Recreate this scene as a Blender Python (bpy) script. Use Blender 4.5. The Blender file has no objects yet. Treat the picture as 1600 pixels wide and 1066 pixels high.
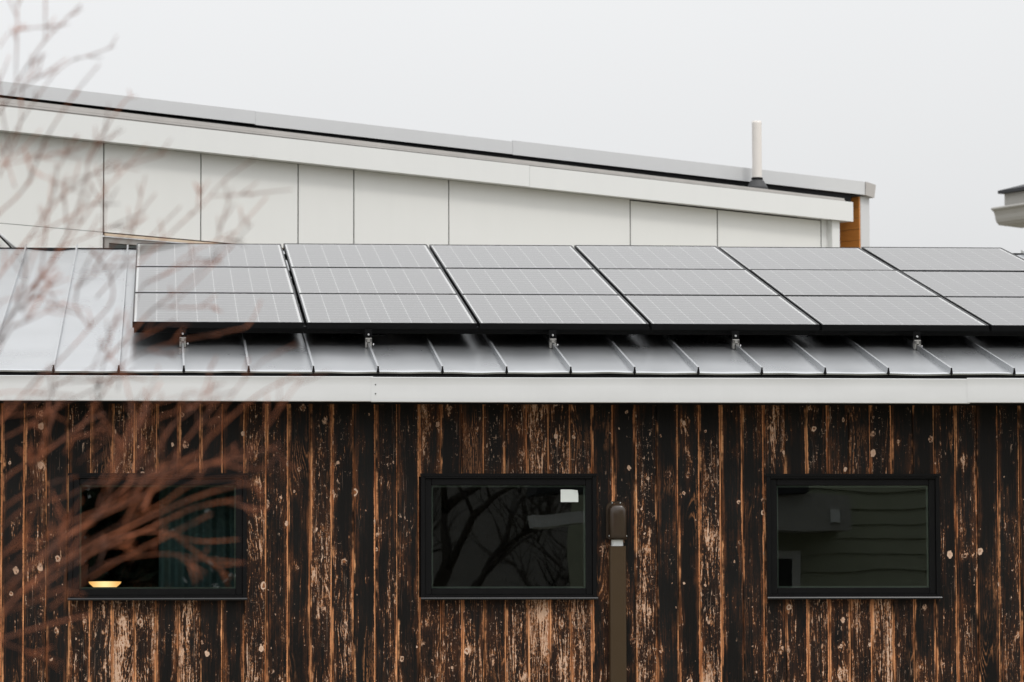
import bpy, bmesh, math, random
from mathutils import Vector, Matrix, noise as mnoise
R = math.radians
S = bpy.context.scene
COL = S.collection

# ------------------------------------------------------------------ camera
cam_d = bpy.data.cameras.new('camera')
cam = bpy.data.objects.new('camera', cam_d); COL.objects.link(cam)
right = Vector((0.9962533, -0.0864298, -0.0030343))
up = Vector((-0.0036838, -0.0774642, 0.9969883))
fwd = Vector((0.0864045, 0.9932418, 0.0774924))
M4 = Matrix.Identity(4)
for i in range(3):
    M4[i][0] = right[i]; M4[i][1] = up[i]; M4[i][2] = -fwd[i]
M4.translation = Vector((0.646285, -25.63625, 1.64674))
cam.matrix_world = M4
cam_d.sensor_width = 36.0
cam_d.lens = 6388.92 / 1600 * 36
cam_d.clip_start = 0.1; cam_d.clip_end = 3000
cam_d.dof.use_dof = True
cam_d.dof.focus_distance = 26.1
cam_d.dof.aperture_fstop = 7.2
S.camera = cam

# ------------------------------------------------------------------ sky, sun, exposure
SUN_DIR = Vector((0.34, -0.60, 0.92)).normalized()          # towards the sun, behind the cloud
W = bpy.data.worlds.new('World'); S.world = W; W.use_nodes = True
wt = W.node_tree; wt.nodes.clear()
w_out = wt.nodes.new('ShaderNodeOutputWorld')
sky = wt.nodes.new('ShaderNodeTexSky'); sky.sky_type = 'NISHITA'; sky.sun_disc = False
sky.sun_elevation = math.asin(SUN_DIR.z); sky.sun_rotation = math.atan2(SUN_DIR.x, SUN_DIR.y)
sky.dust_density = 4.0; sky.air_density = 1.0
hs = wt.nodes.new('ShaderNodeHueSaturation'); hs.inputs['Saturation'].default_value = 0.12
wt.links.new(sky.outputs[0], hs.inputs['Color'])
bg1 = wt.nodes.new('ShaderNodeBackground'); bg1.inputs[1].default_value = 0.05
# thin, even cloud deck seen through: grows only towards the zenith as an overcast sky does (1 + 2 sin h) / 3
tc = wt.nodes.new('ShaderNodeTexCoord'); sp = wt.nodes.new('ShaderNodeSeparateXYZ')
wt.links.new(tc.outputs['Generated'], sp.inputs[0])
def wmath(op, a, b):
    n = wt.nodes.new('ShaderNodeMath'); n.operation = op
    for k, v in enumerate((a, b)):
        if isinstance(v, (int, float)): n.inputs[k].default_value = v
        else: wt.links.new(v, n.inputs[k])
    return n.outputs[0]
zc = wmath('MAXIMUM', sp.outputs[2], 0.0)
lum = wmath('MULTIPLY', wmath('ADD', wmath('MULTIPLY', zc, 2.0), 1.0), 0.333)
nz = wt.nodes.new('ShaderNodeTexNoise'); nz.inputs['Scale'].default_value = 5.0; nz.inputs['Detail'].default_value = 3.0
wt.links.new(tc.outputs['Generated'], nz.inputs['Vector'])
lum = wmath('MULTIPLY', lum, wmath('ADD', wmath('MULTIPLY', nz.outputs[0], 0.10), 0.95))
cmb = wt.nodes.new('ShaderNodeMixRGB'); cmb.blend_type = 'MULTIPLY'; cmb.inputs[0].default_value = 1.0
cmb.inputs[1].default_value = (0.982, 0.99, 1.0, 1)
wt.links.new(lum, cmb.inputs[2])
bg2 = wt.nodes.new('ShaderNodeBackground'); bg2.inputs[1].default_value = 1.55
wt.links.new(hs.outputs[0], bg1.inputs[0]); wt.links.new(cmb.outputs[0], bg2.inputs[0])
addw = wt.nodes.new('ShaderNodeAddShader')
wt.links.new(bg1.outputs[0], addw.inputs[0]); wt.links.new(bg2.outputs[0], addw.inputs[1])
wt.links.new(addw.outputs[0], w_out.inputs[0])

sun_d = bpy.data.lights.new('sun', 'SUN'); sun_d.energy = 0.7; sun_d.angle = R(10); sun_d.color = (1.0, 0.965, 0.92)
sun = bpy.data.objects.new('sun', sun_d); COL.objects.link(sun)
sun.rotation_euler = SUN_DIR.to_track_quat('Z', 'Y').to_euler()
S.view_settings.view_transform = 'Standard'; S.view_settings.look = 'None'
S.view_settings.exposure = 0.0; S.view_settings.gamma = 1.0; S.view_settings.use_curve_mapping = False
S.cycles.max_bounces = 6; S.cycles.transparent_max_bounces = 12

# ------------------------------------------------------------------ material helpers
class NT:
    """short hand for building node trees"""
    def __init__(s, name):
        s.m = bpy.data.materials.new(name); s.m.use_nodes = True
        s.t = s.m.node_tree; s.t.nodes.clear()
        s.out = s.t.nodes.new('ShaderNodeOutputMaterial')
    def node(s, typ): return s.t.nodes.new(typ)
    def link(s, a, b): s.t.links.new(a, b)
    def put(s, sock, v):
        if hasattr(v, 'is_output') or isinstance(v, bpy.types.NodeSocket): s.link(v, sock)
        elif isinstance(v, (tuple, list)):
            sock.default_value = tuple(v) + (1,) if len(v) == 3 and sock.type == 'RGBA' else tuple(v)
        else: sock.default_value = v
    def math(s, op, a, b=0.0, c=0.0, clamp=False):
        n = s.node('ShaderNodeMath'); n.operation = op; n.use_clamp = clamp
        s.put(n.inputs[0], a); s.put(n.inputs[1], b)
        if len(n.inputs) > 2: s.put(n.inputs[2], c)
        return n.outputs[0]
    def add(s, a, b): return s.math('ADD', a, b)
    def sub(s, a, b): return s.math('SUBTRACT', a, b)
    def mul(s, a, b): return s.math('MULTIPLY', a, b)
    def mx(s, a, b): return s.math('MAXIMUM', a, b)
    def sm(s, v, lo, hi):                                      # smoothstep
        n = s.node('ShaderNodeMapRange'); n.interpolation_type = 'SMOOTHSTEP'
        s.put(n.inputs[0], v); s.put(n.inputs[1], lo); s.put(n.inputs[2], hi)
        n.inputs[3].default_value = 0; n.inputs[4].default_value = 1
        return n.outputs[0]
    def xyz(s, x, y, z):
        n = s.node('ShaderNodeCombineXYZ'); s.put(n.inputs[0], x); s.put(n.inputs[1], y); s.put(n.inputs[2], z); return n.outputs[0]
    def sep(s, v):
        n = s.node('ShaderNodeSeparateXYZ'); s.link(v, n.inputs[0]); return n.outputs
    def noise(s, vec, scale=1.0, detail=2.0, rough=0.5, dist=0.0):
        n = s.node('ShaderNodeTexNoise'); s.link(vec, n.inputs['Vector'])
        n.inputs['Scale'].default_value = scale; n.inputs['Detail'].default_value = detail
        n.inputs['Roughness'].default_value = rough; n.inputs['Distortion'].default_value = dist
        return n.outputs[0]
    def mix(s, f, a, b):
        n = s.node('ShaderNodeMixRGB'); s.put(n.inputs[0], f); s.put(n.inputs[1], a); s.put(n.inputs[2], b); return n.outputs[0]
    def obj(s): return s.node('ShaderNodeTexCoord').outputs['Object']
    def pos(s): return s.node('ShaderNodeNewGeometry').outputs['Position']
    def rnd(s): return s.node('ShaderNodeObjectInfo').outputs['Random']
    def bump(s, h, strength=0.3, dist=0.01):
        n = s.node('ShaderNodeBump'); n.inputs['Strength'].default_value = strength; n.inputs['Distance'].default_value = dist
        s.link(h, n.inputs['Height']); return n.outputs[0]
    def bsdf(s, color, rough=0.5, metal=0.0, normal=None, spec=0.5, **kw):
        b = s.node('ShaderNodeBsdfPrincipled')
        s.put(b.inputs['Base Color'], color); s.put(b.inputs['Roughness'], rough); s.put(b.inputs['Metallic'], metal)
        b.inputs['Specular IOR Level'].default_value = spec
        for k, v in kw.items(): s.put(b.inputs[k.replace('_', ' ')], v)
        if normal is not None: s.link(normal, b.inputs['Normal'])
        s.link(b.outputs[0], s.out.inputs[0]); return b

def simple(name, col, rough=0.5, metal=0.0, var=0.08, scale=6.0, spec=0.5, bump=0.0, bscale=60.0):
    n = NT(name); p = n.pos()
    f = n.noise(p, scale, 5, 0.6)
    f = n.math('MULTIPLY_ADD', f, 2 * var, 1 - var)
    v = n.node('ShaderNodeVectorMath'); v.operation = 'SCALE'; v.inputs[0].default_value = col; n.link(f, v.inputs['Scale'])
    nr = n.bump(n.noise(p, bscale, 4), bump, 0.004) if bump else None
    n.bsdf(v.outputs[0], n.math('MULTIPLY_ADD', n.noise(p, scale * 2.3, 3), 0.16, rough - 0.08), metal, nr, spec)
    return n.m

BOARD = 0.1383
def charred_wood():
    n = NT('charred_wood')
    ob = n.sep(n.obj()); x, z = ob[0], ob[2]
    rn = n.rnd()
    att = n.node('ShaderNodeAttribute'); att.attribute_type = 'OBJECT'; att.attribute_name = 'wear'
    wear = n.sub(att.outputs['Fac'], 0.5)
    r1 = n.mul(rn, 371.3); r2 = n.mul(rn, 117.9); r3 = n.mul(rn, 913.7)
    def ns(fx, fz, off, det=3, ro=0.55, xx=None): return n.noise(n.xyz(n.mul(x if xx is None else xx, fx), n.add(r1, off), n.mul(z, fz)), 1.0, det, ro)
    # knots: one point field per board
    kx = n.add(n.math('DIVIDE', x, 0.150), r3); kz = n.add(n.math('DIVIDE', z, 0.20), r2)
    wobx = n.mul(n.sub(ns(55, 42, 2.0), 0.5), 0.15); wobz = n.mul(n.sub(ns(55, 42, 4.0), 0.5), 0.15)
    vor = n.node('ShaderNodeTexVoronoi'); vor.voronoi_dimensions = '2D'; vor.inputs['Scale'].default_value = 1.0
    n.link(n.xyz(n.add(kx, wobx), n.add(kz, wobz), 0.0), vor.inputs['Vector'])
    kd = vor.outputs['Distance']; kc = n.sep(vor.outputs['Color']); kp = n.sep(vor.outputs['Position'])
    krad = n.math('MULTIPLY_ADD', n.math('POWER', kc[0], 3.0), 0.11, 0.020)
    krel = n.math('DIVIDE', kd, krad)
    bulge = n.math('POWER', 2.718, n.mul(n.mul(kd, kd), -18.0))
    kdx = n.sub(kx, kp[0])
    # growth rings cut flat: contour lines of a slow field give cathedral arches, bent round the knots
    wander = n.mul(n.sub(ns(3, 0.8, 3.0, 2), 0.5), 0.06)
    gx = n.sub(n.add(x, wander), n.mul(n.mul(kdx, bulge), n.mul(kc[0], 0.085)))
    arch = n.noise(n.xyz(n.mul(gx, 9.0), r2, n.mul(z, 0.75)), 1.0, 1.5, 0.4)
    rings = n.math('FRACT', n.mul(arch, 26.0))
    rline = n.mul(n.sm(rings, 0.52, 0.80), n.sub(1.0, n.sm(rings, 0.86, 0.98)))
    s1 = ns(95, 1.5, 0.0, 4, 0.62, gx)
    s2 = ns(260, 4.5, 7.0, 3, 0.6, gx)
    blotch = ns(15, 3.6, 11.0, 6, 0.70, gx)
    big = ns(3.0, 1.1, 31.0, 2, 0.5)
    speck = ns(170, 70, 5.0, 3, 0.7, gx)
    speck2 = ns(46, 56, 3.0, 4, 0.72)
    speck3 = ns(120, 34, 41.0, 4, 0.72, gx)
    nick = ns(20, 140, 19.0, 2, 0.5)
    # depth of the burn: soft patches torn up by grain and pecking
    patch = n.add(n.add(n.mul(blotch, 0.66), n.mul(n.sub(big, 0.5), 0.46)), n.mul(wear, 0.30))
    patch = n.add(patch, n.mul(n.mul(bulge, n.sm(kc[0], 0.2, 0.8)), 0.10))
    patch = n.add(patch, n.math('MULTIPLY_ADD', z, -0.038, 0.252))
    tear = n.add(n.mul(n.sub(s1, 0.5), 0.50), n.mul(n.sub(s2, 0.5), 0.26))
    peck = n.add(n.mul(n.sub(speck, 0.5), 0.30), n.mul(n.sub(speck3, 0.5), 0.46))
    f1 = n.add(n.add(patch, n.mul(tear, 0.8)), n.mul(peck, 0.35))
    f2 = n.add(n.add(patch, tear), peck)
    f2 = n.add(f2, n.mul(n.sub(rline, 0.35), 0.10))
    m_brown = n.sm(f1, 0.42, 0.64)
    m_orange = n.sm(f2, 0.625, 0.675)
    m_pale = n.sm(n.add(f2, n.mul(n.sub(speck2, 0.5), 0.36)), 0.685, 0.725)
    # ring lines left light in lightly burnt boards
    ringon = n.mul(rline, n.mul(n.sm(ns(4, 1.6, 51.0, 3), 0.56, 0.68), n.sm(speck3, 0.40, 0.52)))
    # bare tongue and arrises at the joints
    sgn = n.math('SIGN', x)
    jit = n.mul(n.sub(n.noise(n.xyz(r2, sgn, n.mul(z, 9.0)), 1.0, 6, 0.78), 0.5), 0.022)
    lipw = n.math('MULTIPLY_ADD', n.math('FRACT', n.mul(rn, 33.3)), -0.0065, BOARD / 2 - 0.0035)
    lip = n.sm(n.add(x, jit), n.sub(lipw, 0.0025), n.add(lipw, 0.001))
    lipon = n.noise(n.xyz(n.add(r1, 5.0), 2.0, n.mul(z, 0.9)), 1.0, 3, 0.6)
    lipon = n.sm(n.add(lipon, n.mul(n.sub(n.math('FRACT', n.mul(rn, 77.7)), 0.5), 0.60)), 0.38, 0.54)
    lip = n.mul(n.mul(lip, lipon), n.math('MULTIPLY_ADD', n.sm(speck2, 0.50, 0.62), -0.55, 1.0))
    ax = n.math('ABSOLUTE', x)
    arris = n.sm(n.add(n.add(ax, n.mul(jit, 1.6)), n.mul(n.sub(s1, 0.5), 0.03)), BOARD / 2 - 0.014, BOARD / 2 - 0.005)
    arron = n.sm(n.add(n.noise(n.xyz(n.add(r2, 9.0), sgn, n.mul(z, 2.1)), 1.0, 4, 0.65), n.mul(wear, 0.12)), 0.47, 0.57)
    arris = n.mul(arris, arron)
    # flecks, nicks, hairline checks
    fl = n.mul(n.sm(n.add(speck2, n.mul(wear, 0.07)), 0.64, 0.69), 0.72)
    dash = ns(70, 15, 67.0, 4, 0.7, gx)
    fl = n.mx(fl, n.mul(n.sm(n.add(dash, n.mul(wear, 0.08)), 0.63, 0.675), 0.9))
    fl = n.mx(fl, n.mul(n.sm(nick, 0.74, 0.77), 0.5))
    fl = n.mx(fl, n.mul(n.sm(ns(330, 2.2, 61.0, 2, 0.5, gx), 0.705, 0.74), 0.75))
    fl = n.mul(fl, n.sm(n.add(n.add(ns(7, 3.0, 71.0, 3), n.mul(wear, 0.25)), n.mul(n.sub(patch, 0.5), 0.5)), 0.42, 0.60))
    # knot rings
    k_face = n.sub(1.0, n.sm(krel, 0.85, 1.10))
    k_ring = n.mul(n.sm(krel, 0.40, 0.60), k_face)
    k_core = n.sub(1.0, n.sm(krel, 0.30, 0.52))
    k_bare = n.mul(n.sm(n.add(ns(75, 60, 81.0, 3), n.mul(kc[1], 0.42)), 0.56, 0.74), 0.92)
    blob = n.sm(kc[2], 0.52, 0.56)
    # colours
    black = n.mix(s2, (0.0026, 0.0022, 0.0020), (0.0095, 0.0080, 0.0070))
    black = n.mix(n.mul(n.sm(big, 0.42, 0.72), 0.6), black, (0.0125, 0.0128, 0.0122))
    brown = n.mix(s1, (0.013, 0.0055, 0.0030), (0.095, 0.036, 0.0155))
    orange = n.mix(n.add(n.mul(s2, 0.6), n.mul(speck3, 0.4)), (0.20, 0.064, 0.020), (0.58, 0.27, 0.12))
    pale = n.mix(s1, (0.48, 0.265, 0.15), (0.78, 0.57, 0.43))
    tan = n.mix(n.sm(ns(90, 3.0, 91.0, 5, 0.72), 0.30, 0.68), (0.30, 0.076, 0.019), (1.0, 0.50, 0.235))
    c = n.mix(n.mul(m_brown, n.math('MULTIPLY_ADD', n.math('FRACT', n.mul(rn, 19.3)), 0.55, 0.38)), black, brown)
    c = n.mix(n.mul(m_orange, 0.88), c, orange)
    c = n.mix(n.mul(m_pale, 0.92), c, pale)
    c = n.mix(n.mul(ringon, 0.7), c, orange)
    haze = n.mul(n.sm(n.add(ax, n.mul(n.sub(blotch, 0.5), 0.09)), BOARD / 2 - 0.040, BOARD / 2 + 0.004), n.sm(n.noise(n.xyz(n.add(r2, 21.0), sgn, n.mul(z, 1.7)), 1.0, 3, 0.6), 0.40, 0.62))
    c = n.mix(n.mul(haze, n.mul(n.sm(n.add(s1, n.mul(peck, 0.6)), 0.40, 0.62), 0.8)), c, n.mix(s2, (0.11, 0.034, 0.011), (0.34, 0.125, 0.045)))
    c = n.mix(n.mul(arris, 0.85), c, tan)
    c = n.mix(n.mul(lip, 0.95), c, tan)
    c = n.mix(fl, c, n.mix(s1, (0.52, 0.27, 0.14), (0.88, 0.68, 0.54)))
    c = n.mix(n.mul(k_face, 0.8), c, (0.030, 0.013, 0.008))
    c = n.mix(n.mul(n.mx(k_ring, n.mul(k_face, blob)), k_bare), c, n.mix(n.math('MULTIPLY_ADD', speck3, 0.5, n.mul(kc[1], 0.5)), (0.40, 0.17, 0.075), (0.88, 0.66, 0.50)))
    c = n.mix(n.mul(n.mul(k_core, k_bare), n.math('MULTIPLY_ADD', blob, -0.6, 0.85)), c, (0.36, 0.14, 0.055))
    hgt = n.add(n.mul(ns(260, 4.5, 7.0, 2, 0.6), 0.5), n.mul(ns(95, 1.5, 0.0, 2, 0.6), 0.6))
    rough = n.math('MULTIPLY_ADD', m_brown, 0.18, 0.48)
    n.bsdf(c, rough, 0.0, n.bump(hgt, 0.55, 0.004), 0.16)
    return n.m

def galvalume():
    n = NT('galvalume_roof'); o = n.obj(); s = n.sep(o)
    a = n.noise(n.xyz(n.mul(s[0], 1.5), n.mul(s[1], 2.2), n.mul(n.rnd(), 30.0)), 1.0, 1, 0.5)
    b = n.noise(n.xyz(n.mul(s[0], 5.0), n.mul(s[1], 0.8), n.mul(n.rnd(), 30.0)), 1.0, 2, 0.5)
    f = n.add(n.mul(a, 0.6), n.mul(b, 0.4))
    c = n.mix(f, (0.43, 0.445, 0.46), (0.58, 0.59, 0.60))
    n.bsdf(c, n.math('MULTIPLY_ADD', f, 0.06, 0.25), 0.90)
    return n.m

def painted(name, col, rough=0.45, streaks=0.06, spec=0.4, metal=0.0, wav=0.0):
    n = NT(name); s = n.sep(n.pos())
    a = n.noise(n.xyz(n.mul(s[0], 5.0), n.mul(s[1], 5.0), n.mul(s[2], 0.7)), 1.0, 5, 0.65)
    b = n.noise(n.pos(), 1.6, 4, 0.6)
    f = n.math('MULTIPLY_ADD', n.add(n.mul(a, 0.5), n.mul(b, 0.5)), streaks * 2.4, 1 - streaks * 1.2)
    v = n.node('ShaderNodeVectorMath'); v.operation = 'SCALE'; v.inputs[0].default_value = col; n.link(f, v.inputs['Scale'])
    nr = n.bump(b, wav, 0.02) if wav else None
    n.bsdf(v.outputs[0], n.math('MULTIPLY_ADD', a, 0.15, rough - 0.07), metal, nr, spec)
    return n.m

def cedar():
    n = NT('cedar'); o = n.sep(n.obj()); rn = n.mul(n.rnd(), 57.0)
    w = n.noise(n.xyz(n.mul(o[1], 3.0), rn, n.mul(o[2], 6.0)), 1.0, 3)
    g = n.noise(n.xyz(n.mul(o[1], 4.0), rn, n.math('MULTIPLY_ADD', o[2], 90.0, n.mul(w, 5.0))), 1.0, 4, 0.6)
    c = n.mix(g, (0.50, 0.165, 0.028), (0.80, 0.36, 0.09))
    c = n.mix(n.mul(n.rnd(), 0.35), c, (0.56, 0.19, 0.036))
    n.bsdf(c, 0.45, 0.0, n.bump(g, 0.2, 0.003), 0.45)
    return n.m

def window_glass():
    n = NT('window_glass')
    p = n.pos(); h = n.noise(p, 1.7, 1.0)
    nb = n.bump(h, 0.05, 0.02)
    fr = n.node('ShaderNodeFresnel'); fr.inputs[0].default_value = 1.52; n.link(nb, fr.inputs['Normal'])
    gl = n.node('ShaderNodeBsdfGlossy'); gl.inputs['Roughness'].default_value = 0.004; gl.inputs['Color'].default_value = (0.93, 1.0, 0.97, 1); n.link(nb, gl.inputs['Normal'])
    tr = n.node('ShaderNodeBsdfTransparent'); tr.inputs[0].default_value = (0.74, 0.80, 0.77, 1)
    mx = n.node('ShaderNodeMixShader'); n.link(n.math('MULTIPLY', fr.outputs[0], 1.5, clamp=True), mx.inputs[0])
    n.link(tr.outputs[0], mx.inputs[1]); n.link(gl.outputs[0], mx.inputs[2]); n.link(mx.outputs[0], n.out.inputs[0])
    return n.m

def solar_glass():
    n = NT('solar_glass')
    p = n.pos()
    fr = n.node('ShaderNodeFresnel'); fr.inputs[0].default_value = 1.5
    gl = n.node('ShaderNodeBsdfGlossy'); gl.inputs['Roughness'].default_value = 0.03; gl.inputs['Color'].default_value = (0.945, 0.937, 0.93, 1)
    tr = n.node('ShaderNodeBsdfTransparent'); tr.inputs[0].default_value = (0.93, 0.94, 0.94, 1)
    df = n.node('ShaderNodeBsdfDiffuse'); df.inputs[0].default_value = (0.42, 0.41, 0.40, 1)     # dust film, put in to lift the brightness of the panels
    m1 = n.node('ShaderNodeMixShader'); n.link(n.math('MULTIPLY_ADD', n.noise(p, 2.2, 5, 0.65), 0.06, 0.0), m1.inputs[0])
    n.link(tr.outputs[0], m1.inputs[1]); n.link(df.outputs[0], m1.inputs[2])
    m2 = n.node('ShaderNodeMixShader'); n.link(fr.outputs[0], m2.inputs[0])
    n.link(m1.outputs[0], m2.inputs[1]); n.link(gl.outputs[0], m2.inputs[2]); n.link(m2.outputs[0], n.out.inputs[0])
    return n.m

def emissive(name, col, strength):
    n = NT(name); e = n.node('ShaderNodeEmission')
    s = n.sep(n.obj()); f = n.sm(n.math('ABSOLUTE', s[0]), 0.10, 0.0)
    n.link(n.mix(f, (col[0] * 0.8, col[1] * 0.55, col[2] * 0.35), col), e.inputs[0]); e.inputs[1].default_value = strength
    n.link(e.outputs[0], n.out.inputs[0]); return n.m

def bark(name, a, b, sc=26.0):
    n = NT(name); p = n.pos()
    f = n.sm(n.noise(p, sc, 4, 0.65), 0.28, 0.72)
    n.bsdf(n.mix(f, a, b), 0.6, 0.0, n.bump(n.noise(p, 180, 3), 0.3, 0.002), 0.35); return n.m

M = {}
M['char'] = charred_wood()
M['roof'] = galvalume()
M['fascia'] = painted('fascia_metal', (0.715, 0.722, 0.726), 0.34, 0.05, 0.4, 0.0, 0.12)
M['panelboard'] = painted('fibre_cement_panel', (0.775, 0.775, 0.75), 0.7, 0.035, 0.3)
M['housetrim'] = painted('house_trim_paint', (0.76, 0.765, 0.75), 0.5, 0.035, 0.35)
M['greymetal'] = painted('grey_cap_flashing', (0.62, 0.625, 0.63), 0.4, 0.04, 0.4, 0.0, 0.1)
M['dirty_shaded_edge'] = painted('weathered_and_shaded_edge', (0.46, 0.44, 0.42), 0.7, 0.22, 0.3)  # grime on the roof strips, painted shade on the corner cap
M['membrane'] = simple('black_membrane', (0.010, 0.010, 0.011), 0.7, 0, 0.2, 6, 0.12)
M['cedar'] = cedar()
M['pvc'] = simple('pvc_pipe', (0.78, 0.735, 0.69), 0.4, 0, 0.05, 9)
M['rubber'] = simple('rubber_boot', (0.045, 0.045, 0.047), 0.6, 0, 0.3, 30)
M['frame_black'] = simple('black_window_frame', (0.0055, 0.0055, 0.006), 0.34, 0, 0.15, 10, 0.16)
M['sill'] = simple('black_sill_metal', (0.012, 0.012, 0.013), 0.25, 0.1, 0.1, 10, 0.45)
M['spacer'] = simple('window_spacer', (0.17, 0.20, 0.175), 0.4, 0.0, 0.12, 20, 0.2)
M['glass'] = window_glass()
M['pv_frame'] = simple('anodised_black_frame', (0.005, 0.005, 0.0055), 0.38, 0.0, 0.12, 12, 0.14)
M['pv_back'] = simple('white_backsheet', (0.80, 0.80, 0.79), 0.5, 0, 0.04)
M['pv_cell'] = simple('silicon_cell', (0.022, 0.022, 0.023), 0.35, 0, 0.25, 5)
M['pv_glass'] = solar_glass()
M['clamp'] = simple('milled_aluminium', (0.30, 0.29, 0.27), 0.5, 0.4, 0.1, 40)
M['steel'] = simple('bright_bolt', (0.75, 0.75, 0.76), 0.3, 0.7, 0.05, 40)
M['brown'] = simple('brown_plastic', (0.043, 0.028, 0.018), 0.21, 0, 0.08, 8)
M['browncover'] = simple('brown_duct_plastic', (0.055, 0.034, 0.016), 0.42, 0, 0.06, 5, 0.3)
M['foam'] = simple('white_pipe_wrap', (0.78, 0.80, 0.80), 0.6, 0, 0.05, 30)
M['paper'] = simple('white_paper', (0.70, 0.74, 0.71), 0.7, 0, 0.03, 20)
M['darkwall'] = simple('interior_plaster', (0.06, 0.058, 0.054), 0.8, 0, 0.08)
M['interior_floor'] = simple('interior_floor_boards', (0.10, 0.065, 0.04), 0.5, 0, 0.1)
M['curtain'] = simple('teal_curtain', (0.075, 0.13, 0.135), 0.85, 0, 0.15, 12)
M['glow'] = emissive('lamp_glow', (1.0, 0.72, 0.33), 1.7)
M['twig'] = bark('red_twig_bark', (0.050, 0.018, 0.010), (0.44, 0.135, 0.052), 9.0)
M['stem'] = bark('grey_stem_bark', (0.10, 0.055, 0.04), (0.21, 0.14, 0.11))
M['bark'] = bark('tree_bark', (0.03, 0.024, 0.019), (0.085, 0.07, 0.057))
M['needle'] = simple('evergreen_foliage', (0.022, 0.040, 0.018), 0.7, 0, 0.4, 3)
M['ground'] = simple('winter_lawn_and_gravel', (0.22, 0.205, 0.165), 0.9, 0, 0.25, 1.2, 0.2, 0.5, 30)
M['olive'] = painted('olive_siding_paint', (0.40, 0.42, 0.31), 0.5, 0.05, 0.3)
M['whitetrim'] = painted('white_trim_paint', (0.78, 0.78, 0.77), 0.5, 0.03)
M['cornice'] = painted('aged_cornice_paint', (0.40, 0.39, 0.365), 0.6, 0.08)
M['shingle'] = simple('dark_shingles', (0.035, 0.036, 0.04), 0.8, 0, 0.25, 8)
M['grey_frame'] = simple('grey_window_frame', (0.33, 0.31, 0.29), 0.5, 0, 0.06)
M['tanwood'] = simple('pale_wood_trim', (0.66, 0.53, 0.40), 0.6, 0, 0.1, 12)
M['concrete'] = simple('foundation_concrete', (0.30, 0.29, 0.28), 0.85, 0, 0.12, 4)

# ------------------------------------------------------------------ geometry helpers
class MB:
    def __init__(s): s.v = []; s.f = []; s.sm = []
    def box(s, x0, x1, y0, y1, z0, z1):
        b = len(s.v)
        s.v += [(x0,y0,z0),(x1,y0,z0),(x1,y1,z0),(x0,y1,z0),(x0,y0,z1),(x1,y0,z1),(x1,y1,z1),(x0,y1,z1)]
        for q in ((0,3,2,1),(4,5,6,7),(0,1,5,4),(1,2,6,5),(2,3,7,6),(3,0,4,7)):
            s.f.append(tuple(b+k for k in q)); s.sm.append(False)
        return s
    def prism(s, prof, p0, p1, ax, ay):
        """extrude closed profile [(a,b)] (axes ax, ay) from point p0 to p1"""
        b = len(s.v); n = len(prof); ax = Vector(ax); ay = Vector(ay)
        for p in (p0, p1):
            for a, c in prof: s.v.append(tuple(Vector(p) + ax*a + ay*c))
        for k in range(n):
            s.f.append((b+k, b+(k+1) % n, b+n+(k+1) % n, b+n+k)); s.sm.append(False)
        s.f.append(tuple(b+k for k in reversed(range(n)))); s.f.append(tuple(b+n+k for k in range(n))); s.sm += [False, False]
        return s
    def quad(s, *pts):
        b = len(s.v); s.v += [tuple(p) for p in pts]; s.f.append(tuple(range(b, b+len(pts)))); s.sm.append(False); return s
    def tube(s, pts, radii, sides=6, cap=True):
        pts = [Vector(p) for p in pts]; b0 = len(s.v)
        ref = Vector((0.13, 0.97, 0.21))
        for i, p in enumerate(pts):
            t = (pts[min(i+1, len(pts)-1)] - pts[max(i-1, 0)]).normalized()
            a = t.cross(ref)
            if a.length < 1e-3: a = t.cross(Vector((1, 0, 0)))
            a.normalize(); c = t.cross(a)
            for k in range(sides):
                w = 2*math.pi*k/sides
                s.v.append(tuple(p + (a*math.cos(w) + c*math.sin(w))*radii[i]))
        for i in range(len(pts)-1):
            for k in range(sides):
                q = b0+i*sides; s.f.append((q+k, q+(k+1) % sides, q+sides+(k+1) % sides, q+sides+k)); s.sm.append(True)
        if cap:
            s.f.append(tuple(b0+k for k in reversed(range(sides)))); s.sm.append(False)
            q = b0+(len(pts)-1)*sides; s.f.append(tuple(q+k for k in range(sides))); s.sm.append(False)
        return s
    def lathe(s, prof, seg=24, c=(0,0,0)):
        b = len(s.v); pr = []
        for (ra, za), (rb, zb) in zip(prof[:-1], prof[1:]):
            for t in (0.0, 0.03, 0.97): pr.append((ra+(rb-ra)*t, za+(zb-za)*t))
        prof = pr+[prof[-1]]
        for r, z in prof:
            for k in range(seg):
                w = 2*math.pi*k/seg; s.v.append((c[0]+r*math.cos(w), c[1]+r*math.sin(w), c[2]+z))
        for i in range(len(prof)-1):
            for k in range(seg):
                q = b+i*seg; s.f.append((q+k, q+(k+1) % seg, q+seg+(k+1) % seg, q+seg+k)); s.sm.append(True)
        return s
    def mesh(s, name, mat, bevel=0.0):
        me = bpy.data.meshes.new(name); me.from_pydata(s.v, [], s.f); me.materials.append(mat)
        me.polygons.foreach_set('use_smooth', s.sm); me.update()
        bm = bmesh.new(); bm.from_mesh(me); bmesh.ops.recalc_face_normals(bm, faces=bm.faces)
        if bevel:
            bmesh.ops.bevel(bm, geom=bm.edges[:], offset=bevel, segments=1, affect='EDGES', clamp_overlap=True)
        bm.to_mesh(me); bm.free(); return me
    def build(s, name, mat, parent=None, bevel=0.0):
        return link(name, s.mesh(name, mat, bevel), parent)
def link(name, me, parent=None):
    o = bpy.data.objects.new(name, me); COL.objects.link(o)
    if parent is not None: o.parent = parent
    return o
def tag(o, label=None, cat=None, group=None, kind=None):
    if label: o['label'] = label
    if cat: o['category'] = cat
    if group: o['group'] = group
    if kind: o['kind'] = kind
    return o
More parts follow.
